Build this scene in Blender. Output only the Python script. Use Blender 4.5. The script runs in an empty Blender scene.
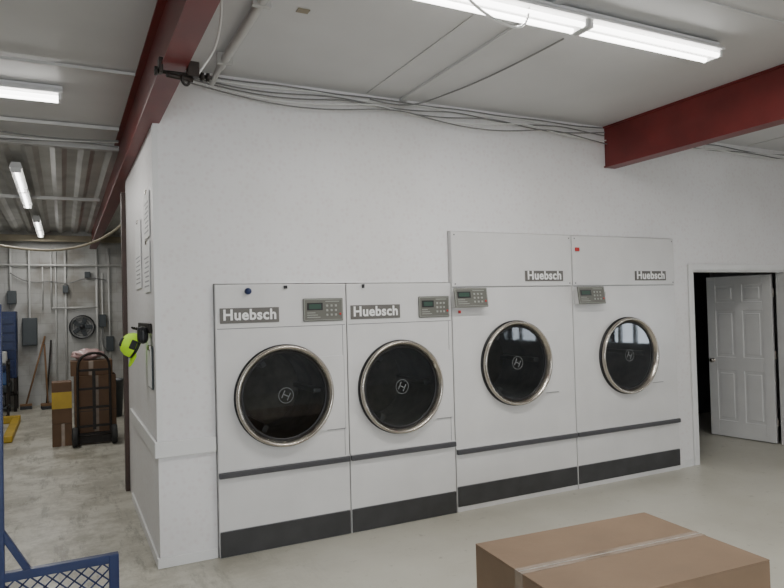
import bpy, bmesh, math, random
from mathutils import Vector, Matrix
random.seed(4)
COL=bpy.context.scene.collection
# ---------------------------------------------------------------- materials
def mat(name,col,rough=.5,metal=0,noise=0,nscale=5,col2=None,bump=0,bscale=80,spec=.5,coat=0,emit=None,estr=0):
    m=bpy.data.materials.new(name); m.use_nodes=True; nt=m.node_tree; b=nt.nodes['Principled BSDF']
    b.inputs['Base Color'].default_value=(*col,1); b.inputs['Roughness'].default_value=rough
    b.inputs['Metallic'].default_value=metal; b.inputs['Specular IOR Level'].default_value=spec
    b.inputs['Coat Weight'].default_value=coat
    tc=nt.nodes.new('ShaderNodeTexCoord')
    if noise or col2:
        n=nt.nodes.new('ShaderNodeTexNoise'); n.inputs['Scale'].default_value=nscale; n.inputs['Detail'].default_value=6
        nt.links.new(tc.outputs['Object'],n.inputs['Vector'])
        r=nt.nodes.new('ShaderNodeValToRGB'); r.color_ramp.elements[0].position=.35; r.color_ramp.elements[1].position=.65
        c2=col2 or tuple(max(0,c*(1-noise)) for c in col)
        r.color_ramp.elements[0].color=(*c2,1); r.color_ramp.elements[1].color=(*col,1)
        nt.links.new(n.outputs['Fac'],r.inputs['Fac']); nt.links.new(r.outputs['Color'],b.inputs['Base Color'])
    if bump:
        n2=nt.nodes.new('ShaderNodeTexNoise'); n2.inputs['Scale'].default_value=bscale
        nt.links.new(tc.outputs['Object'],n2.inputs['Vector'])
        bp=nt.nodes.new('ShaderNodeBump'); bp.inputs['Strength'].default_value=bump; bp.inputs['Distance'].default_value=.01
        nt.links.new(n2.outputs['Fac'],bp.inputs['Height']); nt.links.new(bp.outputs['Normal'],b.inputs['Normal'])
    if emit:
        b.inputs['Emission Color'].default_value=(*emit,1); b.inputs['Emission Strength'].default_value=estr
    return m

def glass_mat():
    m=bpy.data.materials.new('smoked_door_glass'); m.use_nodes=True; nt=m.node_tree; nt.nodes.clear()
    o=nt.nodes.new('ShaderNodeOutputMaterial'); mx=nt.nodes.new('ShaderNodeMixShader')
    t=nt.nodes.new('ShaderNodeBsdfTransparent'); t.inputs[0].default_value=(.44,.46,.46,1)
    g=nt.nodes.new('ShaderNodeBsdfGlossy'); g.inputs['Roughness'].default_value=.03; g.inputs['Color'].default_value=(.9,.95,1,1)
    f=nt.nodes.new('ShaderNodeFresnel'); f.inputs['IOR'].default_value=1.55
    nt.links.new(f.outputs[0],mx.inputs[0]); nt.links.new(t.outputs[0],mx.inputs[1]); nt.links.new(g.outputs[0],mx.inputs[2]); nt.links.new(mx.outputs[0],o.inputs[0])
    return m

def wall_mat():
    m=mat('wall_paper_white',(.80,.79,.80),.5); nt=m.node_tree; b=nt.nodes['Principled BSDF']
    tc=nt.nodes.new('ShaderNodeTexCoord')
    v=nt.nodes.new('ShaderNodeTexVoronoi'); v.inputs['Scale'].default_value=24; v.feature='F1'; v.inputs['Randomness'].default_value=.7
    nt.links.new(tc.outputs['Object'],v.inputs['Vector'])
    r=nt.nodes.new('ShaderNodeValToRGB'); r.color_ramp.elements[0].position=.12; r.color_ramp.elements[1].position=.5
    r.color_ramp.elements[0].color=(.71,.675,.68,1); r.color_ramp.elements[1].color=(.75,.742,.745,1)
    nt.links.new(v.outputs['Distance'],r.inputs['Fac'])
    n=nt.nodes.new('ShaderNodeTexNoise'); n.inputs['Scale'].default_value=1.1; n.inputs['Detail'].default_value=6
    nt.links.new(tc.outputs['Object'],n.inputs['Vector'])
    r2=nt.nodes.new('ShaderNodeValToRGB'); r2.color_ramp.elements[0].position=.3; r2.color_ramp.elements[1].position=.6
    r2.color_ramp.elements[0].color=(.92,.915,.90,1); r2.color_ramp.elements[1].color=(1,1,1,1)
    nt.links.new(n.outputs['Fac'],r2.inputs['Fac'])
    mx=nt.nodes.new('ShaderNodeMix'); mx.data_type='RGBA'; mx.blend_type='MULTIPLY'; mx.inputs['Factor'].default_value=1
    nt.links.new(r.outputs['Color'],mx.inputs['A']); nt.links.new(r2.outputs['Color'],mx.inputs['B'])
    nt.links.new(mx.outputs['Result'],b.inputs['Base Color'])
    return m

def floor_mat():
    m=mat('floor_epoxy',(.6,.6,.55),.3); nt=m.node_tree; b=nt.nodes['Principled BSDF']
    tc=nt.nodes.new('ShaderNodeTexCoord')
    def noise(s,d=8,rg=.6,sc=None,rot=.35):
        n=nt.nodes.new('ShaderNodeTexNoise'); n.inputs['Scale'].default_value=s; n.inputs['Detail'].default_value=d; n.inputs['Roughness'].default_value=rg
        if sc:
            mp=nt.nodes.new('ShaderNodeMapping'); mp.inputs['Scale'].default_value=sc; mp.inputs['Rotation'].default_value=(0,0,rot)
            nt.links.new(tc.outputs['Object'],mp.inputs['Vector']); nt.links.new(mp.outputs[0],n.inputs['Vector'])
        else: nt.links.new(tc.outputs['Object'],n.inputs['Vector'])
        return n.outputs['Fac']
    def ramp(f,a,bb,ca,cb):
        r=nt.nodes.new('ShaderNodeValToRGB'); r.color_ramp.elements[0].position=a; r.color_ramp.elements[1].position=bb
        r.color_ramp.elements[0].color=ca; r.color_ramp.elements[1].color=cb
        nt.links.new(f,r.inputs['Fac']); return r.outputs['Color']
    def mth(op,a,bb):
        n=nt.nodes.new('ShaderNodeMath'); n.operation=op
        for i,v in enumerate((a,bb)):
            if isinstance(v,(int,float)): n.inputs[i].default_value=v
            else: nt.links.new(v,n.inputs[i])
        return n.outputs[0]
    def mix(f,a,bb):
        n=nt.nodes.new('ShaderNodeMix'); n.data_type='RGBA'; nt.links.new(f,n.inputs['Factor']); nt.links.new(a,n.inputs['A']); n.inputs['B'].default_value=bb; return n.outputs['Result']
    base=ramp(noise(.8),.3,.7,(.46,.44,.37,1),(.56,.545,.475,1))
    sep=nt.nodes.new('ShaderNodeSeparateXYZ'); nt.links.new(tc.outputs['Object'],sep.inputs[0])
    mr=nt.nodes.new('ShaderNodeMapRange'); mr.inputs['From Min'].default_value=1.8; mr.inputs['From Max'].default_value=.3
    nt.links.new(sep.outputs['X'],mr.inputs['Value'])
    my=nt.nodes.new('ShaderNodeMapRange'); my.inputs['From Min'].default_value=2.6; my.inputs['From Max'].default_value=4.5
    nt.links.new(sep.outputs['Y'],my.inputs['Value'])
    mask=mth('MULTIPLY',mr.outputs[0],my.outputs[0])
    wear=mth('MULTIPLY',mth('MULTIPLY',mask,ramp(noise(1.9,12,.8),.44,.56,(0,0,0,1),(1,1,1,1))),.7)
    c=mix(wear,base,(.25,.23,.18,1))
    streak=mth('MULTIPLY',mth('MULTIPLY',mask,ramp(noise(2.5,10,.8,(2.5,.5,1),.05),.52,.60,(0,0,0,1),(1,1,1,1))),.6)
    c=mix(streak,c,(.15,.14,.11,1))
    spots=mth('MULTIPLY',ramp(noise(9,10,.75),.31,.41,(1,1,1,1),(0,0,0,1)),.7)
    c=mix(spots,c,(.23,.21,.16,1))
    scr=mth('MULTIPLY',ramp(noise(3,10,.8,(1,9,1)),.60,.68,(0,0,0,1),(1,1,1,1)),.4)
    c=mix(scr,c,(.2,.18,.15,1))
    nt.links.new(c,b.inputs['Base Color'])
    rr=nt.nodes.new('ShaderNodeMapRange'); rr.inputs['To Min'].default_value=.25; rr.inputs['To Max'].default_value=.55
    nt.links.new(noise(3),rr.inputs['Value']); nt.links.new(rr.outputs[0],b.inputs['Roughness'])
    bp=nt.nodes.new('ShaderNodeBump'); bp.inputs['Strength'].default_value=.15; bp.inputs['Distance'].default_value=.01
    nt.links.new(noise(6),bp.inputs['Height']); nt.links.new(bp.outputs['Normal'],b.inputs['Normal'])
    return m

def block_mat():
    m=mat('painted_block',(.6,.6,.6),.7); nt=m.node_tree; b=nt.nodes['Principled BSDF']
    tc=nt.nodes.new('ShaderNodeTexCoord'); mp=nt.nodes.new('ShaderNodeMapping'); mp.inputs['Rotation'].default_value=(math.pi/2,0,0)
    nt.links.new(tc.outputs['Object'],mp.inputs['Vector'])
    br=nt.nodes.new('ShaderNodeTexBrick'); br.inputs['Scale'].default_value=1; br.inputs['Brick Width'].default_value=.4; br.inputs['Row Height'].default_value=.2
    br.inputs['Mortar Size'].default_value=.004
    br.inputs['Color1'].default_value=(.44,.44,.425,1); br.inputs['Color2'].default_value=(.41,.41,.395,1); br.inputs['Mortar'].default_value=(.34,.34,.33,1)
    nt.links.new(mp.outputs[0],br.inputs['Vector']); 
    n=nt.nodes.new('ShaderNodeTexNoise'); n.inputs['Scale'].default_value=2; n.inputs['Detail'].default_value=8; nt.links.new(tc.outputs['Object'],n.inputs['Vector'])
    r=nt.nodes.new('ShaderNodeValToRGB'); r.color_ramp.elements[0].position=.35; r.color_ramp.elements[0].color=(.55,.51,.45,1); r.color_ramp.elements[1].position=.55
    nt.links.new(n.outputs['Fac'],r.inputs['Fac'])
    mx=nt.nodes.new('ShaderNodeMix'); mx.data_type='RGBA'; mx.blend_type='MULTIPLY'; mx.inputs['Factor'].default_value=.8
    nt.links.new(br.outputs['Color'],mx.inputs['A']); nt.links.new(r.outputs['Color'],mx.inputs['B']); nt.links.new(mx.outputs['Result'],b.inputs['Base Color'])
    return m

M={}
M['wall']=wall_mat(); M['floor']=floor_mat(); M['block']=block_mat(); M['glass']=glass_mat()
M['ceil']=mat('ceiling_panel',(.60,.60,.60),.45,noise=.07,nscale=1.5)
M['corr']=mat('corrugated_steel',(.55,.55,.53),.4,metal=.3,noise=.3,nscale=2)
M['trim']=mat('white_trim',(.73,.73,.725),.4,noise=.05)
M['ctrim']=mat('ceiling_trim',(.58,.58,.58),.5,noise=.05)
M['enamel']=mat('white_enamel',(.68,.672,.665),.3,noise=.08,nscale=2.5)
M['seam']=mat('seam_dark',(.12,.12,.13),.7)
M['grey']=mat('kick_grey',(.045,.045,.046),.5,noise=.3,nscale=6)
M['bump']=mat('rubber_bumper',(.06,.06,.066),.45,noise=.1)
M['chrome']=mat('brushed_chrome',(.50,.46,.41),.24,metal=1)
M['drum']=mat('drum_steel',(.20,.20,.205),.4,metal=.6,noise=.3,nscale=9)
M['drumback']=mat('drum_back',(.13,.115,.10),.5,metal=.3,noise=.4,nscale=14)
M['black']=mat('black_plastic',(.012,.012,.014),.4,noise=.1)
M['logo']=mat('logo_grey',(.20,.21,.21),.5)
M['sign']=mat('sign_grey',(.13,.122,.112),.5,noise=.05)
M['text']=mat('sign_white',(.85,.85,.84),.5)
M['panel']=mat('control_grey',(.13,.13,.112),.45)
M['label']=mat('label_light',(.34,.35,.32),.5)
M['lcd']=mat('lcd_green',(.05,.09,.07),.2)
M['red']=mat('beam_red',(.17,.02,.018),.4,noise=.3,nscale=3)
M['redb']=mat('red_bright',(.5,.02,.02),.5)
M['blue']=mat('blue_paint',(.007,.022,.10),.4,noise=.25,nscale=6)
M['bluel']=mat('blue_plastic',(.02,.09,.28),.4,noise=.2,nscale=6)
M['iron']=mat('rusty_iron',(.03,.024,.02),.6,noise=.4,nscale=20,metal=.4)
M['card']=mat('cardboard',(.245,.165,.105),.7,noise=.16,nscale=3,bump=.15,bscale=30)
M['card2']=mat('cardboard_dark',(.13,.07,.035),.75,noise=.2,nscale=4)
M['tape']=mat('packing_tape',(.29,.215,.155),.12,noise=.18,nscale=14,coat=.5)
M['crease']=mat('tape_crease',(.50,.45,.40),.3,noise=.4,nscale=18)  # pale colour that paints the highlight along the taped seam
M['cable']=mat('cable_grey',(.20,.20,.195),.5); M['cablew']=mat('cable_white',(.7,.7,.68),.5)
M['pipe']=mat('pipe_white',(.54,.54,.52),.4,noise=.1)
M['tube']=mat('fluorescent_tube',(.9,.9,.9),.3,emit=(1,.98,.94),estr=9)
M['brown']=mat('brown_paint',(.06,.03,.02),.5,noise=.3)
M['yellow']=mat('yellow_paint',(.5,.33,.02),.5,noise=.2)
M['neon']=mat('neon_fabric',(.5,.85,.02),.7,bump=.2,emit=(.5,.9,.02),estr=.12)  # weak emission added so the fabric glows; the cap is no lamp
M['paper']=mat('paper',(.80,.80,.79),.6,noise=.04)
M['print']=mat('paper_print',(.35,.35,.36),.6)
M['elec']=mat('electrical_grey',(.05,.06,.065),.45,noise=.1)
M['wood']=mat('wood_handle',(.22,.12,.055),.6,noise=.2)
M['tan']=mat('tan_header',(.30,.26,.18),.6,noise=.2)
M['pink']=mat('pink_plastic',(.50,.33,.32),.3,noise=.15,bump=.4,bscale=20)
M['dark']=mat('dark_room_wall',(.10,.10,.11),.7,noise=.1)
M['rubber']=mat('tyre_rubber',(.02,.02,.02),.7)
M['olive']=mat('clamp_steel',(.045,.035,.03),.5,metal=.5,noise=.3)
M['frame']=mat('window_frame',(.7,.7,.7),.4)

# ---------------------------------------------------------------- helpers
def empty(name,loc=(0,0,0),rz=0):
    e=bpy.data.objects.new(name,None); e.location=loc; e.rotation_euler=(0,0,rz); e.empty_display_size=.1
    COL.objects.link(e); return e
def link(name,me,m,parent=None,loc=(0,0,0),rot=(0,0,0),smooth=False):
    o=bpy.data.objects.new(name,me); COL.objects.link(o); o.location=loc; o.rotation_euler=rot
    if m: me.materials.append(m)
    if parent: o.parent=parent
    if smooth:
        for p in me.polygons: p.use_smooth=True
    return o
def addbox(bm,a,b):
    a,b=[min(p,q) for p,q in zip(a,b)],[max(p,q) for p,q in zip(a,b)]
    vs=[bm.verts.new((x,y,z)) for x in(a[0],b[0]) for y in(a[1],b[1]) for z in(a[2],b[2])]
    for f in((0,1,3,2),(4,6,7,5),(0,4,5,1),(2,3,7,6),(0,2,6,4),(1,5,7,3)): bm.faces.new([vs[i] for i in f])
def boxes(name,lst,m,parent=None,bevel=0,loc=(0,0,0),rot=(0,0,0)):
    bm=bmesh.new()
    for a,b in lst: addbox(bm,a,b)
    bmesh.ops.recalc_face_normals(bm,faces=bm.faces)
    me=bpy.data.meshes.new(name); bm.to_mesh(me); bm.free()
    o=link(name,me,m,parent,loc,rot)
    if bevel:
        md=o.modifiers.new('bevel','BEVEL'); md.width=bevel; md.segments=2; md.limit_method='ANGLE'
    return o
def box(name,a,b,m,parent=None,bevel=0,**k): return boxes(name,[(a,b)],m,parent,bevel,**k)
def lathe(name,prof,m,parent=None,loc=(0,0,0),rot=(0,0,0),n=64,close=False):
    bm=bmesh.new(); rings=[]
    for r,h in prof:
        if r<1e-6: rings.append([bm.verts.new((0,0,h))])
        else: rings.append([bm.verts.new((r*math.cos(2*math.pi*i/n),r*math.sin(2*math.pi*i/n),h)) for i in range(n)])
    pairs=list(zip(rings,rings[1:]))
    if close: pairs.append((rings[-1],rings[0]))
    for A,B in pairs:
        for i in range(n):
            j=(i+1)%n
            if len(A)==1 and len(B)==1: continue
            if len(A)==1: bm.faces.new((A[0],B[i],B[j]))
            elif len(B)==1: bm.faces.new((A[i],A[j],B[0]))
            else: bm.faces.new((A[i],A[j],B[j],B[i]))
    bmesh.ops.recalc_face_normals(bm,faces=bm.faces)
    me=bpy.data.meshes.new(name); bm.to_mesh(me); bm.free()
    return link(name,me,m,parent,loc,rot,smooth=True)
def rod(name,p,q,r,m,parent=None,n=16):
    p=Vector(p);q=Vector(q);d=q-p
    o=lathe(name,[(0,0),(r,0),(r,d.length),(0,d.length)],m,parent,n=n)
    o.location=p; o.rotation_euler=d.to_track_quat('Z','Y').to_euler()
    for f in o.data.polygons: f.use_smooth=abs(f.normal.z)<.5
    return o
def tube(name,pts,r,m,parent=None,smooth=True,cyclic=False):
    c=bpy.data.curves.new(name,'CURVE'); c.dimensions='3D'; c.bevel_depth=r; c.bevel_resolution=3; c.use_fill_caps=True
    s=c.splines.new('NURBS' if smooth else 'POLY'); s.points.add(len(pts)-1)
    for i,p in enumerate(pts): s.points[i].co=(*p,1)
    if smooth: s.use_endpoint_u=True; s.order_u=4
    s.use_cyclic_u=cyclic
    c.materials.append(m)
    o=bpy.data.objects.new(name,c); COL.objects.link(o)
    if parent: o.parent=parent
    return o
def text(name,body,size,loc,rot,m,parent,ex=.001,bold=.0,sx=1):
    c=bpy.data.curves.new(name,'FONT'); c.body=body; c.size=size; c.extrude=ex; c.offset=bold; c.space_character=1.08; c.resolution_u=6
    c.align_x='CENTER'; c.align_y='CENTER'; c.materials.append(m)
    o=bpy.data.objects.new(name,c); COL.objects.link(o); o.location=loc; o.rotation_euler=rot; o.parent=parent; o.scale=(sx,1,1)
    return o
HP=math.pi/2

# ---------------------------------------------------------------- room shell
ZC=3.46
XL,XR,YF,YB=-4.0,9.0,-4.0,14.6
DX0,DX1=5.97,7.58
box('floor',(XL-.2,YF-.2,-.1),(XR+.2,YB+.2,0),M['floor'])
box('ceiling',(XL-.2,YF-.2,ZC),(XR+.2,7.15,ZC+.1),M['ceil'])
bm=bmesh.new(); x=XL; prof=[]
while x<XR:
    prof+= [(x,3.44),(x+.05,3.40),(x+.11,3.40),(x+.16,3.44)]; x+=.26
va=[bm.verts.new((a,7.15,z)) for a,z in prof]; vb=[bm.verts.new((a,YB+.1,z)) for a,z in prof]
for i in range(len(prof)-1): bm.faces.new((va[i],va[i+1],vb[i+1],vb[i]))
me=bpy.data.meshes.new('ceiling_corrugated'); bm.to_mesh(me); bm.free(); link('ceiling_corrugated',me,M['corr'])
box('trim_1',(XL,7.10,3.40),(.57,7.19,ZC-.001),M['ctrim'])
W0,W1=4.74,4.86
D4E=5.645
boxes('wall_north',[((.57,W0,0),(.96,W1,ZC)),((.96,W0,1.942),(2.936,W1,ZC)),((2.936,W0,2.382),(D4E+.005,W1,ZC)),
   ((D4E+.005,W0,0),(DX0,W1,ZC)),((DX0,W0,2.05),(DX1,W1,ZC)),((DX1,W0,0),(XR,W1,ZC))],M['wall'])
box('wall_corridor',(.57,W1,0),(.69,6.95,ZC),M['wall'])
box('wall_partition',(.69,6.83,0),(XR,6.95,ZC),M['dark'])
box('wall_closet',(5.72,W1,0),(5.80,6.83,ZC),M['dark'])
box('wall_rear',(XL,YB,0),(XR,YB+.15,ZC),M['block'])
box('wall_west',(XL-.15,YF,0),(XL,YB,ZC),M['block'])
def wall_openings_x(name,x0,x1,ya,yb,ops,m):
    l=[];y=ya
    for (o0,o1,z0,z1) in ops:
        l+=[((x0,y,0),(x1,o0,ZC)),((x0,o0,0),(x1,o1,z0)),((x0,o0,z1),(x1,o1,ZC))]; y=o1
    l.append(((x0,y,0),(x1,yb,ZC))); boxes(name,l,m)
wall_openings_x('wall_east',XR,XR+.15,YF,YB,[(-2.9,-1.7,.9,2.3),(.25,1.65,.95,2.0)],M['wall'])
l=[]; ops=[(-3.0,-1.4),(-.9,.7)]  # unseen window openings, added for more light from behind the camera
x=XL
for a,b in ops:
    l+=[((x,YF-.15,0),(a,YF,ZC)),((a,YF-.15,0),(b,YF,.9)),((a,YF-.15,2.4),(b,YF,ZC))]; x=b
l.append(((x,YF-.15,0),(XR,YF,ZC))); boxes('wall_south',l,M['wall'])
def win_x(name,x,y0,y1,z0,z1,ny,nz):
    e=empty(name,(x,(y0+y1)/2,(z0+z1)/2)); w=(y1-y0)/2;h=(z1-z0)/2;t=.03
    l=[((-.05,-w,-h),(.05,-w+t*1.5,h)),((-.05,w-t*1.5,-h),(.05,w,h)),((-.05,-w,-h),(.05,w,-h+t*1.5)),((-.05,-w,h-t*1.5),(.05,w,h))]
    for i in range(1,ny): yy=-w+2*w*i/ny; l.append(((-.03,yy-t,-h),(.03,yy+t,h)))
    for i in range(1,nz): zz=-h+2*h*i/nz; l.append(((-.03,-w,zz-t),(.03,w,zz+t)))
    boxes('frame',l,M['frame'],e)
win_x('window_1',XR+.075,.25,1.65,.95,2.0,4,2)
win_x('window_2',XR+.075,-2.9,-1.7,.9,2.3,2,2)
for i,(a,b) in enumerate(ops):  # frames of the added south windows, out of view
    e=empty('window_%d'%(i+3),((a+b)/2,YF-.075,1.65)); w=(b-a)/2;h=.75
    boxes('frame',[((-w,-.05,-h),(-w+.05,.05,h)),((w-.05,-.05,-h),(w,.05,h)),((-w,-.05,-h),(w,.05,-h+.05)),((-w,-.05,h-.05),(w,.05,h)),((-.02,-.03,-h),(.02,.03,h))],M['frame'],e)

# trims
boxes('trim_2',[((.545,W0-.025,.75),(.958,W0-.002,.86)),((.545,W0-.002,.75),(.568,6.6,.86))],M['trim'],bevel=.006)
boxes('baseboard_corridor',[((.552,W0,0),(.568,6.6,.07)),((.552,W0-.015,0),(.958,W0-.002,.07))],M['trim'],bevel=.004)
box('trim_3',(.562,W0-.012,.86),(.60,W0-.001,3.04),M['trim'])
boxes('trim_4',[((.53,6.955,0),(.62,7.05,2.95)),((.621,6.955,2.88),(1.7,7.05,2.95))],M['brown'])
box('baseboard_north',(D4E+.02,W0-.015,0),(5.87,W0-.001,.07),M['trim'])
boxes('door_frame',[((5.895,W0-.02,0),(5.968,W0-.002,2.052)),((DX1+.002,W0-.02,0),(DX1+.08,W0-.002,2.052)),((5.895,W0-.02,2.053),(DX1+.08,W0-.002,2.12)),
    ((5.971,W0-.001,0),(5.986,W1,2.034)),((DX1-.016,W0-.001,0),(DX1-.001,W1,2.034)),((5.971,W0-.001,2.035),(DX1-.001,W1,2.049))],M['trim'],bevel=.003)
d=empty('door_1',(7.55,4.90,.01),0)
L=.80;Hd=2.01
d.rotation_euler=(0,0,math.atan2(.78,-.10))
def six_panel(parent,L,Hd):
    cols=[(.11,L/2-.05),(L/2+.05,L-.11)]; rows=[(.2,.83),(1.0,1.58),(1.69,1.90)]
    box('core',(0,-.010,0),(L,.010,Hd),M['trim'],parent)
    l=[((0,-.02,0),(.11,.02,Hd)),((L-.11,-.02,0),(L,.02,Hd)),((L/2-.05,-.02,0),(L/2+.05,.02,Hd))]
    zs=[0]+[v for r in rows for v in r]+[Hd]
    for i in range(0,len(zs),2): l.append(((.11,-.0199,zs[i]),(L-.11,.0199,zs[i+1])))
    boxes('stiles',l,M['trim'],parent,bevel=.004)
    l=[]
    for a,b in cols:
        for c,e in rows: l.append(((a+.035,-.018,c+.035),(b-.035,.018,e-.035)))
    boxes('panels',l,M['trim'],parent,bevel=.006)
six_panel(d,L,Hd)
for s in(1,-1):
    lathe('knob',[(0,.06),(.02,.058),(.028,.045),(.022,.03),(.01,.02),(.012,.004),(.026,.002),(.026,0)],M['chrome'],d,loc=(L-.06,.02*s,.95),rot=(-HP*s,0,0),n=24)
boxes('hinges',[((-.012,-.03,z),(.004,-.018,z+.09)) for z in(.2,1.0,1.75)],M['chrome'],d)

# ---------------------------------------------------------------- beams
def ibeam(name,xa,xb,xw,z0,z1,y0,y1,t=.014):
    return boxes(name,[((xa,y0,z0),(xb,y1,z0+t)),((xa,y0,z1-t),(xb,y1,z1)),((xw-.006,y0,z0+t),(xw+.006,y1,z1-t))],M['red'])
ibeam('steel_beam',.485,.615,.535,3.06,ZC-.002,YF,YB-.32)
ibeam('steel_beam',4.755,4.90,4.78,3.055,ZC-.002,YF,W0-.005)
c=empty('beam_clamp',(.59,3.62,3.05))
box('jaw_a',(-.12,-.03,-.03),(-.098,.03,.05),M['olive'],c,.005); box('jaw_b',(.028,-.03,-.03),(.09,.03,.05),M['olive'],c,.005)
rod('screw',(-.14,0,-.02),(.16,0,-.02),.010,M['iron'],c)
for xx in(-.14,.10,.13): rod('nut',(xx,0,-.02),(xx+.016,0,-.02),.024,M['iron'],c,n=6)
lathe('shackle',[(.026+.008*math.cos(t*math.pi/4),.008*math.sin(t*math.pi/4)) for t in range(8)],M['iron'],c,loc=(.02,0,-.05),rot=(HP,0,.6),n=20,close=True)
rod('link_pin',(-.08,-.02,-.04),(.06,.02,-.04),.013,M['olive'],c)

# ---------------------------------------------------------------- ceiling trims, conduits, cables
boxes('trim_5',[((2.19,-3.9,ZC-.008),(2.22,4.7,ZC-.001)),((2.50,1.2,ZC-.02),(2.56,4.72,ZC-.001)),((.62,2.48,ZC-.008),(4.75,2.51,ZC-.001)),((-3.9,3.6,ZC-.008),(.48,3.63,ZC-.001)),
  ((.62,-.5,ZC-.008),(8.9,-.47,ZC-.001)),((5.6,-3.9,ZC-.008),(5.63,4.7,ZC-.001)),((6.9,-3.9,ZC-.008),(6.93,4.7,ZC-.001)),((4.95,3.5,ZC-.03),(8.9,3.56,ZC-.001))],M['ctrim'])
p=empty('conduit_pipe',(.98,3.2,3.41))
tube('pipe',[(0,-1.2,0),(0,1.25,0)],.028,M['pipe'],p,False)
tube('elbow',[(0,1.25,0),(0,1.38,0),(.0,1.45,-.02),(-.02,1.5,-.06)],.02,M['pipe'],p)
for yy in(.2,1.1): box('strap',(-.05,yy,-.03),(.05,yy+.03,.045),M['pipe'],p)
e=empty('cable_run')
for k in range(6):
    pts=[]; n=16
    for i in range(n+1):
        xx=.75+(4.72-.75)*i/n
        sag=.02+.06*abs(math.sin(i*math.pi/ (3.2+k*.7)))
        pts.append((xx,W0-.03-.012*k,ZC-.015-.012*k-sag*(.3+.25*k)))
    tube('cable_%d'%k,pts,.0055,[M['cable'],M['cablew'],M['cable']][k%3],e)
tube('cable_loop',[(2.2,4.66,3.40),(2.4,4.62,3.36),(2.6,4.6,3.38),(2.75,4.5,3.44),(2.9,4.0,3.45),(2.9,3.2,3.44)],.006,M['cable'],e)
e=empty('cable_run')
for k in range(4):
    tube('cable_%d'%k,[(4.95+i*.36,W0-.03-.01*k,ZC-.03-.02*k-.045*abs(math.sin(i*.8+k))) for i in range(11)],.006,[M['cable'],M['cablew']][k%2],e)
tube('hanging_cable',[(.74,3.35,3.45),(.79,3.5,3.40),(.80,3.62,3.30),(.78,3.7,3.20),(.72,3.72,3.12),(.68,3.70,3.05)],.007,M['cablew'])
tube('power_cable',[(1.52,2.55,3.45),(1.64,2.61,3.34),(1.80,2.67,3.26),(1.97,2.71,3.21),(2.14,2.75,3.20),(2.26,2.79,3.24),(2.32,2.83,3.33),(2.34,2.85,3.40)],.007,M['cablew'])
box('ceiling_patch',(1.22,3.5,ZC-.006),(1.29,3.55,ZC-.001),M['tan'])

# ---------------------------------------------------------------- fluorescent fixtures
def fixture(loc,length,width,power,axis='X',ntube=2,drop=.06,nseg=2):
    f=empty('fluorescent_light',loc,0 if axis=='X' else HP)
    h=length/2;w=width/2
    bm=bmesh.new()
    pr=[(-w,-.0),(-w,.012),(-.045,.045),(-.045,drop),(.045,drop),(.045,.045),(w,.012),(w,0)]
    A=[bm.verts.new((-h,y,z)) for y,z in pr];B=[bm.verts.new((h,y,z)) for y,z in pr]
    for i in range(len(pr)): j=(i+1)%len(pr); bm.faces.new((A[i],A[j],B[j],B[i]))
    bm.faces.new(A);bm.faces.new(B[::-1]); bmesh.ops.recalc_face_normals(bm,faces=bm.faces)
    me=bpy.data.meshes.new('housing');bm.to_mesh(me);bm.free();link('housing',me,M['trim'],f)
    sl=length/nseg
    for s in range(nseg):
        a=-h+s*sl+.03;b=-h+(s+1)*sl-.03
        ys=[0] if ntube==1 else [-w*.55,w*.55]
        for y in ys:
            rod('tube',(a,y,-.03),(b,y,-.03),.016,M['tube'],f)
        for xx in(a-.02,b): box('socket',(xx,-w*.8,-.045),(xx+.02,w*.8,0),M['trim'],f)
    for xx in(-h*.6,h*.6): rod('hanger',(xx,0,drop),(xx,0,ZC-loc[2]),.004,M['iron'],f)
    for s in range(nseg):
        ld=bpy.data.lights.new('tube_light','AREA'); ld.shape='RECTANGLE'; ld.size=sl-.1; ld.size_y=width*.35; ld.energy=power/nseg; ld.color=(1,.98,.945)
        lo=bpy.data.objects.new('tube_light',ld); COL.objects.link(lo); lo.parent=f; lo.location=(-h+(s+.5)*sl,0,-.050)
    return f
fixture((2.755,2.885,3.385),2.34,.17,50)
fixture((-.60,5.45,3.395),1.24,.14,22,nseg=1)
fixture((-.42,9.1,3.30),2.6,.12,42,axis='Y',ntube=1)
fixture((-.36,13.0,3.30),2.3,.12,30,axis='Y',ntube=1)
fixture((3.0,-.2,3.38),2.46,.16,46)  # unseen fixture, added to light the room from behind the camera
fixture((7.0,1.5,3.38),2.46,.16,20)  # unseen fixture on the right, added for light on that side
fixture((0.0,-2.6,3.38),2.46,.16,32)  # another added fixture row behind the camera, out of view
fixture((5.5,11,3.30),2.4,.16,25)

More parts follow.
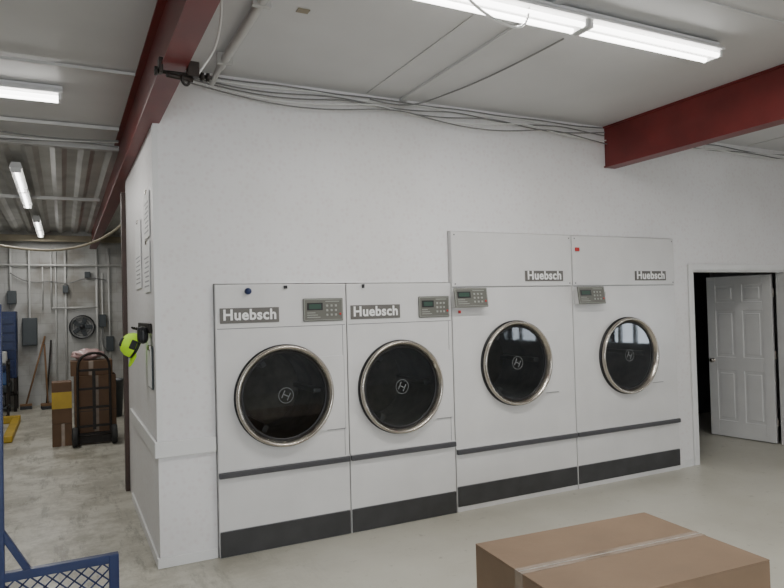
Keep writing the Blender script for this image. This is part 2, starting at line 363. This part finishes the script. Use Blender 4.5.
# ---------------------------------------------------------------- dryers
def dryer(x0,x1,H,cx,cz,big):
    w=x1-x0; FY=4.70
    d=empty('tumble_dryer',(x0,FY,0))
    ox=cx-x0; r=.372
    kb0,kb1=(.045,.21) if big else (.004,.18)
    cab=box('cabinet',(0,0,0),(w,.95,H),M['enamel'],None)
    plate_x=ox+.475 if ox+.475<w-.02 else w-.045
    plate=box('door_plate',(ox-.1,-.014,cz-.29),(plate_x,-.0002,cz+.27),M['enamel'],None)
    cut=lathe('cutter',[(0,-.62),(.318,-.62),(.318,.1),(0,.1)],None,None,(ox,0,cz),(HP,0,0),n=72)
    for p in cut.data.polygons: p.use_smooth=False
    for o in(cab,plate):
        md=o.modifiers.new('hole','BOOLEAN'); md.object=cut; md.operation='DIFFERENCE'; md.solver='EXACT'
    bpy.context.view_layer.update(); dg=bpy.context.evaluated_depsgraph_get()
    for o in(cab,plate):
        me=bpy.data.meshes.new_from_object(o.evaluated_get(dg)); o.modifiers.clear(); o.data=me; o.parent=d
        md=o.modifiers.new('bevel','BEVEL'); md.width=.004; md.segments=2; md.limit_method='ANGLE'; md.angle_limit=1.2
    bpy.data.objects.remove(cut)
    R=(HP,0,0); L=(ox,0,cz)
    lathe('drum',[(.317,.0),(.317,-.06),(.316,-.06),(.316,-.61),(0,-.61),(0,-.609),(.10,-.600),(.312,-.600),(.312,0)],M['drum'],d,L,R,n=72)
    lathe('drum_back',[(0,-.595),(.20,-.597),(.22,-.590),(.305,-.596)],M['drumback'],d,L,R,n=48)
    for k in range(3):
        a=.5+k*2*math.pi/3
        o=box('drum_lifter',(-.02,.06,-.31),(.02,.58,-.25),M['drum'],d,.008); o.location=(ox,0,cz); o.rotation_euler=(0,a,0)
    box('kick_plate',(.004,-.006,kb0),(w-.004,.01,kb1),M['grey'],d,.002)
    s0=.485 if big else .56
    boxes('bumper_strip',[((0,-.03,s0),(w,.0,s0+.042))],M['bump'],d,.008)
    box('bumper_lip',(0,-.012,s0+.042),(w,0,s0+.05),M['enamel'],d)
    zs=1.895 if big else 1.615
    l=[((.01,-.0015,zs),(w-.01,.002,zs+.004)),((.008,-.0015,kb1+.001),(w-.008,.002,kb1+.005))]
    if not big:
        l+=[((w-.035,-.0015,s0+.05),(w-.032,.002,zs)),]
    boxes('panel_seams',l,M['seam'],d)
    if big:
        box('top_panel',(.0,-.010,zs+.008),(w-.004,.002,H-.004),M['enamel'],d,.003)
        boxes('top_screws',[((a-.006,-.013,z-.006),(a+.006,-.009,z+.006)) for a in(.03,w-.03) for z in(zs+.03,H-.03)],M['seam'],d,.002)
    pr=plate_x
    boxes('door_plate_edge',[((pr+.001,-.003,cz-.29),(pr+.006,.002,cz+.27)),((ox+.33,-.003,cz-.296),(pr+.006,.002,cz-.291))],M['seam'],d)
    lathe('door_gasket',[(r+.006,0),(r+.006,.020),(r-.02,.022),(r-.02,0)],M['black'],d,L,R,close=True)
    lathe('door_ring',[(r,.018),(r,.052),(r-.005,.062),(r-.014,.066),(r-.022,.062),(r-.034,.044),(r-.045,.020),(r-.045,.010)],M['chrome'],d,L,R,close=True,n=96)
    lathe('inner_rim',[(r-.043,.024),(r-.056,.022),(r-.062,.012),(r-.043,.008)],M['black'],d,L,R,close=True,n=96)
    bm=bmesh.new(); vs=[bm.verts.new(((r-.055)*math.cos(2*math.pi*i/72),(r-.055)*math.sin(2*math.pi*i/72),.017)) for i in range(72)]; bm.faces.new(vs)
    me=bpy.data.meshes.new('door_glass'); bm.to_mesh(me); bm.free(); link('door_glass',me,M['glass'],d,L,R)
    lc=(ox+.005,-.0185,cz+.0)
    lathe('logo_ring',[(.058,0),(.058,.001),(.054,.001),(.054,0)],M['logo'],d,lc,R,n=40,close=True)
    boxes('logo_h',[((-.027,-.001,-.030),(-.020,.0,.030)),((.020,-.001,-.030),(.027,.0,.030)),((-.027,-.001,-.0035),(.027,.0,.0035))],M['logo'],d,loc=(lc[0],lc[1],lc[2]),rot=(0,.45,0))
    if big: sx0,sx1,sz0,sz1=(.77,1.21,1.945,2.04) if x0<4 else (.80,1.235,1.945,2.04)
    else: sx0,sx1,sz0,sz1=(.03,.465,1.655,1.765)
    yo=-.012 if big else -.003
    box('name_plate',(sx0,yo-.004,sz0),(sx1,yo+.002,sz1),M['sign'],d,.002)
    text('name_text','Huebsch',.107,((sx0+sx1)/2,yo-.005,(sz0+sz1)/2+.002),(HP,0,0),M['text'],d,bold=.0030,sx=.98)
    if not big:
        a,b=(.65,.975) if w>.97 else (.635,.93)
        c=empty('control_panel',(a,-.002,1.65)); c.parent=d
        cw=b-a; ch=.175
    else:
        c=empty('control_panel',(-.02 if x0<4 else .0,-.075,1.725)); c.parent=d; cw=.335; ch=.165
        c.rotation_euler=(-.15,0,0)
    th=.012
    box('bezel',(0,-th,0),(cw,0,ch),M['panel'],c,.006)
    if big:
        box('housing',(.004,.0005,.004),(cw-.004,.06,ch-.02),M['enamel'],c,.004)
    boxes('bezel_border',[((.008,-th-.001,.008),(cw-.008,-th,.011)),((.008,-th-.001,ch-.011),(cw-.008,-th,ch-.008)),((.008,-th-.001,.011),(.011,-th,ch-.011)),((cw-.011,-th-.001,.011),(cw-.008,-th,ch-.011))],M['label'],c)
    box('display',(.03,-th-.002,ch*.48),(cw*.48,-th,ch*.8),M['black'],c)
    box('lcd',(.045,-th-.003,ch*.54),(cw*.44,-th-.002,ch*.74),M['lcd'],c)
    boxes('label_lines',[((.03,-th-.001,ch*.16+k*.017),(cw*.42-.02*k,-th,ch*.16+k*.017+.005)) for k in range(3)]+[((cw*.55,-th-.001,ch*.84),(cw*.9,-th,ch*.87))],M['label'],c)
    boxes('buttons',[((cw*(.56+.11*i),-th-.005,ch*(.22+.2*j)),(cw*(.56+.11*i)+.018,-th,ch*(.22+.2*j)+.016)) for i in range(3) for j in range(3)],M['label'],c,.003)
    box('start_button',(cw*.9,-th-.006,ch*.25),(cw*.9+.014,-th,ch*.25+.016),M['redb'],c,.003)
    return d
d1=dryer(.965,1.968,1.935,1.46,1.11,False)
d2=dryer(1.976,2.932,1.935,2.43,1.10,False)
d3=dryer(2.942,4.265,2.375,3.59,1.22,True)
d4=dryer(4.275,D4E,2.375,4.955,1.21,True)
lathe('lock_knob',[(0,.035),(.018,.034),(.024,.02),(.024,0)],M['blue'],d1,(.235,0,1.885),(HP,0,0),n=20)
box('key_tag',(.505,-.02,1.90),(.53,-.002,1.925),M['black'],d1,.004)
box('key_tag',(.13,-.02,1.90),(.15,-.002,1.93),M['black'],d2,.004)
box('red_tag',(.05,-.02,1.675),(.075,-.012,1.70),M['redb'],d3,.003)
box('red_tag',(.03,-.025,2.225),(.08,-.013,2.26),M['redb'],d4,.004)
box('warning_sticker',(.36,-.0025,1.80),(.41,-.001,1.84),M['label'],d4)

# ---------------------------------------------------------------- foreground carton
b=empty('cardboard_box',(2.24,2.235,0),math.radians(-4.2))
W,Dp,Hb=.522,.37,.60
box('carton',(-W,-Dp,0),(W,Dp,Hb-.006),M['card'],b,.004)
boxes('top_flaps',[((-W,-Dp,Hb-.006),(W,-.003,Hb)),((-W,.003,Hb-.006),(W,Dp,Hb))],M['card'],b,.002)
boxes('packing_tape',[((-W-.002,-.03,Hb),(W+.002,.03,Hb+.0012)),((-W-.002,-.03,Hb-.12),(-W,.03,Hb)),((W,-.03,Hb-.12),(W+.002,.03,Hb))],M['tape'],b)
box('tape_crease',(-W,-.004,Hb+.0012),(W,.003,Hb+.0022),M['crease'],b)  # painted highlight strip on the tape
boxes('side_print',[((-.2,-Dp-.001,.1),(-.05,-Dp,.16)),((-W-.001,-.25,.12),(-W,-.1,.2))],M['card2'],b)

# ---------------------------------------------------------------- blue mesh rack lower left
r=empty('blue_mesh_rack',(-.27,3.42,0))
L0,L1,ZT=-.75,.49,.60
def sq(name,p,q,s=.02,par=r):
    o=box(name,(-s,-s,0),(s,s,(Vector(q)-Vector(p)).length),M['blue'],par,.003); o.location=p
    o.rotation_euler=(Vector(q)-Vector(p)).to_track_quat('Z','Y').to_euler(); return o
sq('post_tall',(0,0,.06),(0,0,1.80),.022); sq('post_tall_left',(L0,0,.06),(L0,0,1.80),.022); sq('top_bar',(L0,0,1.78),(0,0,1.78))
sq('post_right',(L1-.02,0,.06),(L1-.02,0,ZT),.022); sq('rail_top',(L0,0,ZT-.02),(L1,0,ZT-.02),.02); sq('rail_bottom',(L0,0,.12),(L1,0,.12))
sq('brace',(0,0,.80),(.12,0,.58),.014)
sq('foot_right',(L1-.02,-.7,.08),(L1-.02,.02,.08)); sq('foot_left',(L0,-.7,.08),(L0,.02,.08)); sq('foot_bar',(L0,-.68,.08),(L1,-.68,.08))
for fx in(L0,L1-.02):
    for fy in(-.64,0): lathe('caster',[(0,-.015),(.04,-.015),(.043,0),(.04,.015),(0,.015)],M['rubber'],r,(fx,fy,.043),(0,HP,0),n=20)
bm=bmesh.new()
dx,dz=.06,.028
def strand(a,b_,t=.0036):
    a=Vector(a);b_=Vector(b_);d_=(b_-a).normalized();n_=Vector((-d_.z,0,d_.x))*t
    vs=[bm.verts.new(v) for v in(a-n_,a+n_,b_+n_,b_-n_)]; bm.faces.new(vs)
nx=int((L1-L0)/dx);nz=int((ZT-.16)/dz)
for i in range(nx):
    for j in range(nz):
        x0=L0+i*dx;z0=.14+j*dz
        if (j%2)==0: strand((x0,0,z0),(x0+dx/2,0,z0+dz)); strand((x0+dx,0,z0),(x0+dx/2,0,z0+dz))
        else: strand((x0+dx/2,0,z0),(x0,0,z0+dz)); strand((x0+dx/2,0,z0),(x0+dx,0,z0+dz))
me=bpy.data.meshes.new('mesh_infill'); bm.to_mesh(me); bm.free(); o=link('mesh_infill',me,M['blue'],r)
md=o.modifiers.new('s','SOLIDIFY'); md.thickness=.003

# ---------------------------------------------------------------- wall papers / cap
pz=[(4.95,5.27,2.30,2.64),(4.97,5.32,1.90,2.27),(5.55,5.95,1.95,2.50)]
for k,(a,b_,z0,z1) in enumerate(pz):
    e=empty('wall_notice',(.565,a,z0))
    box('sheet',(-.006,0,0),(0,b_-a,z1-z0),M['paper'],e)
    boxes('print_lines',[((-.0075,.03,.04+i*.035),(-.006,(b_-a)-.04-.03*(i%3),.05+i*.035)) for i in range(7)],M['print'],e)
    box('clip',(-.012,(b_-a)/2-.03,z1-z0-.015),(0,(b_-a)/2+.03,z1-z0+.015),M['chrome'],e,.003)
e=empty('clipboard',(.566,4.90,1.20)); box('board',(-.01,0,0),(0,.24,.31),M['elec'],e,.004); box('sheet',(-.013,.015,.01),(-.010,.225,.28),M['paper'],e); box('clip',(-.02,.07,.275),(-.0,.17,.31),M['chrome'],e,.004)
e=empty('coat_hook_rail',(.566,4.95,1.60)); box('rail',(-.02,0,0),(0,.75,.07),M['iron'],e,.004)
for k in range(4): tube('hook_%d'%k,[(-.02,.08+k*.18,.03),(-.07,.08+k*.18,.01),(-.08,.08+k*.18,.04)],.007,M['iron'],e)
box('black_glove',(-.09,.02,-.075),(-.02,.14,.05),M['black'],e,.03)
e=empty('neon_cap',(.48,5.31,1.50)); e.rotation_euler=(0,-1.15,.1)
lathe('crown',[(.092,-.02),(.094,.0),(.09,.04),(.07,.075),(.04,.095),(0,.10),(0,.095),(.038,.09),(.066,.07),(.086,.04),(.089,-.02)],M['neon'],e,n=32)
bm=bmesh.new(); vo=[];vi=[]
for i in range(13):
    a=math.pi*(.15+.7*i/12)+HP*2; vi.append(bm.verts.new((.088*math.sin(a),-.088*math.cos(a),-.015))); vo.append(bm.verts.new((.16*math.sin(a),-.1*math.cos(a),-.03)))
for i in range(12): bm.faces.new((vi[i],vi[i+1],vo[i+1],vo[i]))
me=bpy.data.meshes.new('brim');bm.to_mesh(me);bm.free();o=link('brim',me,M['neon'],e,smooth=True);o.modifiers.new('s','SOLIDIFY').thickness=.004
lathe('cap_band',[(.096,-.018),(.097,.004),(.094,.004),(.093,-.018)],M['black'],e,n=32,close=True)
box('cap_patch',(-.035,-.098,.005),(.035,-.085,.05),M['black'],e,.006)
box('cap_patch_top',(-.04,-.03,.085),(.03,.03,.105),M['black'],e,.01)

# ---------------------------------------------------------------- hand truck with boxes
h=empty('hand_truck',(.36,9.72,0))
pts=[(-.2,0,.14),(-.2,0,.6),(-.2,-.02,1.0),(-.19,-.03,1.13),(-.12,-.03,1.21),(0,-.03,1.24),(.12,-.03,1.21),(.19,-.03,1.13),(.2,-.02,1.0),(.2,0,.6),(.2,0,.14)]
tube('frame',pts,.017,M['iron'],h)
for z in(.25,.5,.75,1.0): box('crossbar',(-.2,-.012,z-.015),(.2,.012,z+.015),M['iron'],h)
box('slat',(-.02,-.01,.2),(.02,.01,1.0),M['iron'],h)
box('toe_plate',(-.22,-.01,.02),(.22,.035,.16),M['iron'],h)
rod('axle',(-.27,-.03,.13),(.27,-.03,.13),.012,M['iron'],h)
for s in(-1,1):
    lathe('wheel',[(.0,-.03),(.06,-.03),(.075,-.036),(.12,-.034),(.13,-.02),(.13,.02),(.12,.034),(.075,.036),(.06,.03),(0,.03)],M['rubber'],h,(s*.24,-.08,.13),(0,HP,0),n=32)
    lathe('hub',[(0,-.04),(.05,-.04),(.05,.04),(0,.04)],M['iron'],h,(s*.24,-.08,.13),(0,HP,0),n=20)
g=empty('stacked_carton',(.39,9.99,0)); box('carton',(-.27,-.2,0),(.25,.2,.92),M['card2'],g,.006); box('flap_gap',(-.272,-.202,.44),(.252,-.2,.446),M['black'],g); box('tape',(-.03,-.203,0),(.03,-.2,.92),M['tape'],g)
g=empty('stacked_carton',(.33,9.99,.922)); box('carton',(-.25,-.18,0),(.27,.18,.20),M['card2'],g,.006); box('tape',(-.03,-.182,0),(.03,-.18,.2),M['tape'],g)
g=empty('stacked_carton',(-.02,9.95,0)); box('carton',(-.13,-.15,0),(.11,.15,.30),M['card2'],g,.006); box('tape',(-.02,-.152,0),(.02,-.15,.3),M['tape'],g)
g=empty('stacked_carton',(-.02,9.95,.303)); box('carton',(-.13,-.15,0),(.11,.15,.55),M['card2'],g,.006); box('yellow_band',(-.131,-.152,.2),(.111,-.15,.42),M['yellow'],g)
bm=bmesh.new(); bmesh.ops.create_icosphere(bm,subdivisions=4,radius=1)
from mathutils import noise as nz_
for v in bm.verts:
    n=nz_.noise(v.co*2.3)*.25+nz_.noise(v.co*6)*.08
    v.co=v.co*(1+n); v.co.x*=.2;v.co.y*=.14;v.co.z*=.075
me=bpy.data.meshes.new('plastic_bag');bm.to_mesh(me);bm.free();link('plastic_bag',me,M['pink'],None,(.30,9.99,1.20),smooth=True)

# ---------------------------------------------------------------- far wall clutter
e=empty('electrical_panel',(-.71,YB-.14,1.18)); box('cabinet',(0,0,0),(.26,.13,.54),M['elec'],e,.008); box('door',(.015,-.012,.02),(.245,0,.52),M['elec'],e,.004); box('latch',(.2,-.02,.25),(.225,-.01,.3),M['elec'],e); tube('conduit',[(.13,.06,.54),(.13,.06,1.9)],.02,M['pipe'],e,False)
e=empty('wall_fan',(.34,YB-.06,1.51))
lathe('rim',[(.215,-.04),(.235,-.04),(.24,.04),(.215,.04)],M['black'],e,rot=(HP,0,0),close=True)
for k in range(4): lathe('guard_%d'%k,[(.045*(k+1)+.004*math.cos(t*math.pi/3),.04+.004*math.sin(t*math.pi/3)) for t in range(6)],M['black'],e,rot=(HP,0,0),close=True)
for k in range(5):
    o=box('blade',(.03,-.008,-.04),(.19,.004,.04),M['elec'],e,.01); o.rotation_euler=(0,k*2*math.pi/5,0)
lathe('motor',[(0,.05),(.045,.045),(.05,-.03),(0,-.03)],M['black'],e,rot=(HP,0,0),n=24)
e=empty('conduit_pipe')
for xx,z0,z1,rr in((-.20,1.9,3.1,.015),(.05,.1,3.1,.02),(.62,.1,3.1,.025),(-.9,1.9,3.1,.02),(.85,.1,3.1,.018),(.72,.1,2.6,.015),(-.12,.1,3.1,.012),(-.35,1.9,2.75,.012)):
    rod('pipe',(xx,YB-.04,z0),(xx,YB-.04,z1),rr,M['pipe'],e)
rod('pipe_h',(-2.5,YB-.07,2.75),(2.5,YB-.07,2.75),.02,M['pipe'],e); rod('pipe_h2',(-.2,YB-.05,1.9),(.62,YB-.05,1.9),.018,M['pipe'],e)
boxes('junction_box',[((.0,YB-.12,2.2),(.1,YB-.01,2.35)),((.40,YB-.12,2.5),(.50,YB-.01,2.62)),((.66,YB-.12,1.5),(.78,YB-.01,1.75)),((-.95,YB-.14,2.0),(-.8,YB-.01,2.25)),((.78,YB-.12,1.0),(.92,YB-.01,1.3))],M['elec'],e,.005)
tube('loose_cable',[(-.9,YB-.06,2.6),(-.6,YB-.08,2.35),(-.2,YB-.08,2.5),(.1,YB-.08,2.3),(.4,YB-.08,2.55),(.8,YB-.06,2.45)],.012,M['cable'],e)
tube('loose_cable_b',[(.72,YB-.06,1.5),(.66,YB-.1,1.2),(.75,YB-.1,.95),(.84,YB-.06,1.05)],.012,M['cable'],e)
box('trim_6',(XL,YB-.3,3.20),(XR,YB-.2,3.32),M['tan'])
for k,(xa,xb,m_) in enumerate(((-.42,-.30,'wood'),(-.30,-.22,'iron'),(-.5,-.36,'wood'))):
    e=empty('push_broom',(xa+.25*(k-1)*.9,YB-.45-.12*k,0)); rod('handle',(0,0,.08),(xb-xa-.2*(k-1),.40+.12*k,1.35-.08*k),.016,M[m_],e)
    box('head',(-.10,-.04,.06),(.10,.04,.10),M['wood'],e,.006); box('bristles',(-.10,-.045,0),(.10,.045,.06),M['black'],e,.01)
e=empty('tool_cabinet',(-1.5,13.9,0)); box('body',(0,0,.62),(.72,.5,1.85),M['blue'],e,.01)
boxes('drawers',[((.03,-.015,.66+.16*i),(.69,0,.79+.16*i)) for i in range(7)],M['blue'],e,.006); boxes('handles',[((.2,-.035,.74+.16*i),(.52,-.015,.755+.16*i)) for i in range(7)],M['elec'],e)
boxes('stand',[((a,b_,0),(a+.05,b_+.05,.62)) for a in(.0,.67) for b_ in(0,.45)]+[((0,0,.3),(.72,.5,.33))],M['iron'],e)
box('bin',(.08,.05,.335),(.62,.4,.55),M['elec'],e,.02)
# trolley with tubs near the cabinet
e=empty('utility_cart',(-1.35,12.95,0)); boxes('shelves',[((0,0,z),(.50,.45,z+.03)) for z in(.18,.55,.92)],M['elec'],e,.004)
boxes('legs',[((a,b_,.08),(a+.03,b_+.03,1.0)) for a in(0,.47) for b_ in(0,.42)],M['iron'],e)
for a in(.03,.47):
    for b_ in(.03,.42): lathe('caster',[(0,-.015),(.038,-.015),(.04,0),(.038,.015),(0,.015)],M['rubber'],e,(a,b_,.04),(0,HP,0),n=16)
box('tub_blue',(.22,.05,.58),(.48,.38,.80),M['bluel'],e,.02); box('tub_white',(.25,.05,.95),(.47,.3,1.15),M['pipe'],e,.02); box('tub_dark',(.1,.05,.21),(.46,.4,.42),M['black'],e,.02)
for xx,yy in((.08,.2),(.17,.3)): lathe('jug',[(0,0),(.05,0),(.055,.02),(.055,.15),(.03,.19),(.02,.2),(.02,.23),(0,.23)],M['bluel'],e,(xx,yy,.951),n=20)
# bins behind the hand truck
e=empty('waste_bin',(.72,12.2,0)); lathe('body',[(0,0),(.17,0),(.2,.6),(.215,.6),(.215,.63),(.19,.63),(.16,.02),(0,.02)],M['elec'],e,n=32)
e=empty('floor_curb',(-2.2,12.4,0)); box('rail',(0,0,0),(1.55,.12,.12),M['yellow'],e,.02); box('stop',(1.43,-1.9,0),(1.55,-.001,.10),M['yellow'],e,.02)
tube('swag_hose',[(-2.6,8.0,3.1),(-1.6,8.2,2.75),(-.6,8.3,2.50),(0.0,8.3,2.46),(.5,8.2,2.62),(.75,8.0,2.9),(.95,7.4,3.2)],.014,M['tan'])
boxes('ceiling_conduit',[((XL+.1,6.4,3.42),(.48,6.43,3.45)),((XL+.1,9.9,3.32),(.48,9.94,3.36)),((XL+.1,4.9,3.43),(.48,4.92,3.45))],M['pipe'])
e=empty('cable_run')
for k in range(3):
    tube('cable_%d'%k,[(-3.5+i*.4,6.75+.04*k,3.43-.012*k-.05*abs(math.sin(i*.9+k*.6))) for i in range(11)],.008,[M['cable'],M['cablew']][k%2],e)
e=empty('storage_shelf',(5.95,5.9,0)); boxes('posts',[((a,b_,0),(a+.03,b_+.03,1.8)) for a in(0,.8) for b_ in(0,.4)],M['iron'],e)
boxes('shelves',[((0,0,z),(.83,.43,z+.02)) for z in(.2,.7,1.2,1.75)],M['iron'],e); box('bin_blue',(.1,.05,.72),(.5,.4,.95),M['blue'],e,.01); box('bin_yellow',(.1,.05,.22),(.5,.4,.42),M['yellow'],e,.01)

# ---------------------------------------------------------------- light
w=bpy.data.worlds.new('world'); bpy.context.scene.world=w; w.use_nodes=True
nt=w.node_tree; bg=nt.nodes['Background']; sky=nt.nodes.new('ShaderNodeTexSky'); sky.sky_type='HOSEK_WILKIE'; sky.turbidity=6
sky.sun_direction=(-.3,-.5,.8); nt.links.new(sky.outputs[0],bg.inputs[0]); bg.inputs[1].default_value=1.0
def warea(name,loc,rot,sx,sy,e,c=(.88,.94,1)):
    ld=bpy.data.lights.new(name,'AREA'); ld.shape='RECTANGLE'; ld.size=sx; ld.size_y=sy; ld.energy=e; ld.color=c
    o=bpy.data.objects.new(name,ld); COL.objects.link(o); o.location=loc; o.rotation_euler=rot
warea('window_daylight_a',(XR+.3,.95,1.45),(0,HP,0),1.1,1.4,55)
warea('window_daylight_b',(XR+.3,-2.3,1.6),(0,HP,0),1.4,1.2,45)
warea('window_daylight_c',(-2.2,YF-.3,1.65),(HP,0,0),1.6,1.5,100)  # added fill lamp outside a made-up south window
warea('window_daylight_d',(-.1,YF-.3,1.65),(HP,0,0),1.6,1.5,110)  # second added fill lamp, at the other made-up south window

# ---------------------------------------------------------------- camera
X=Vector((1291,20,-652)).normalized(); Y=Vector((-329,-22,-652)); Y=(Y-X*Y.dot(X)).normalized(); Z=X.cross(Y)
cam=bpy.data.objects.new('camera',bpy.data.cameras.new('camera')); COL.objects.link(cam)
cam.data.sensor_width=36; cam.data.lens=652/784*36; cam.data.clip_start=.02
cam.matrix_world=Matrix.Translation((0,0,1.74))@Matrix((X,Y,Z)).to_4x4()
bpy.context.scene.camera=cam
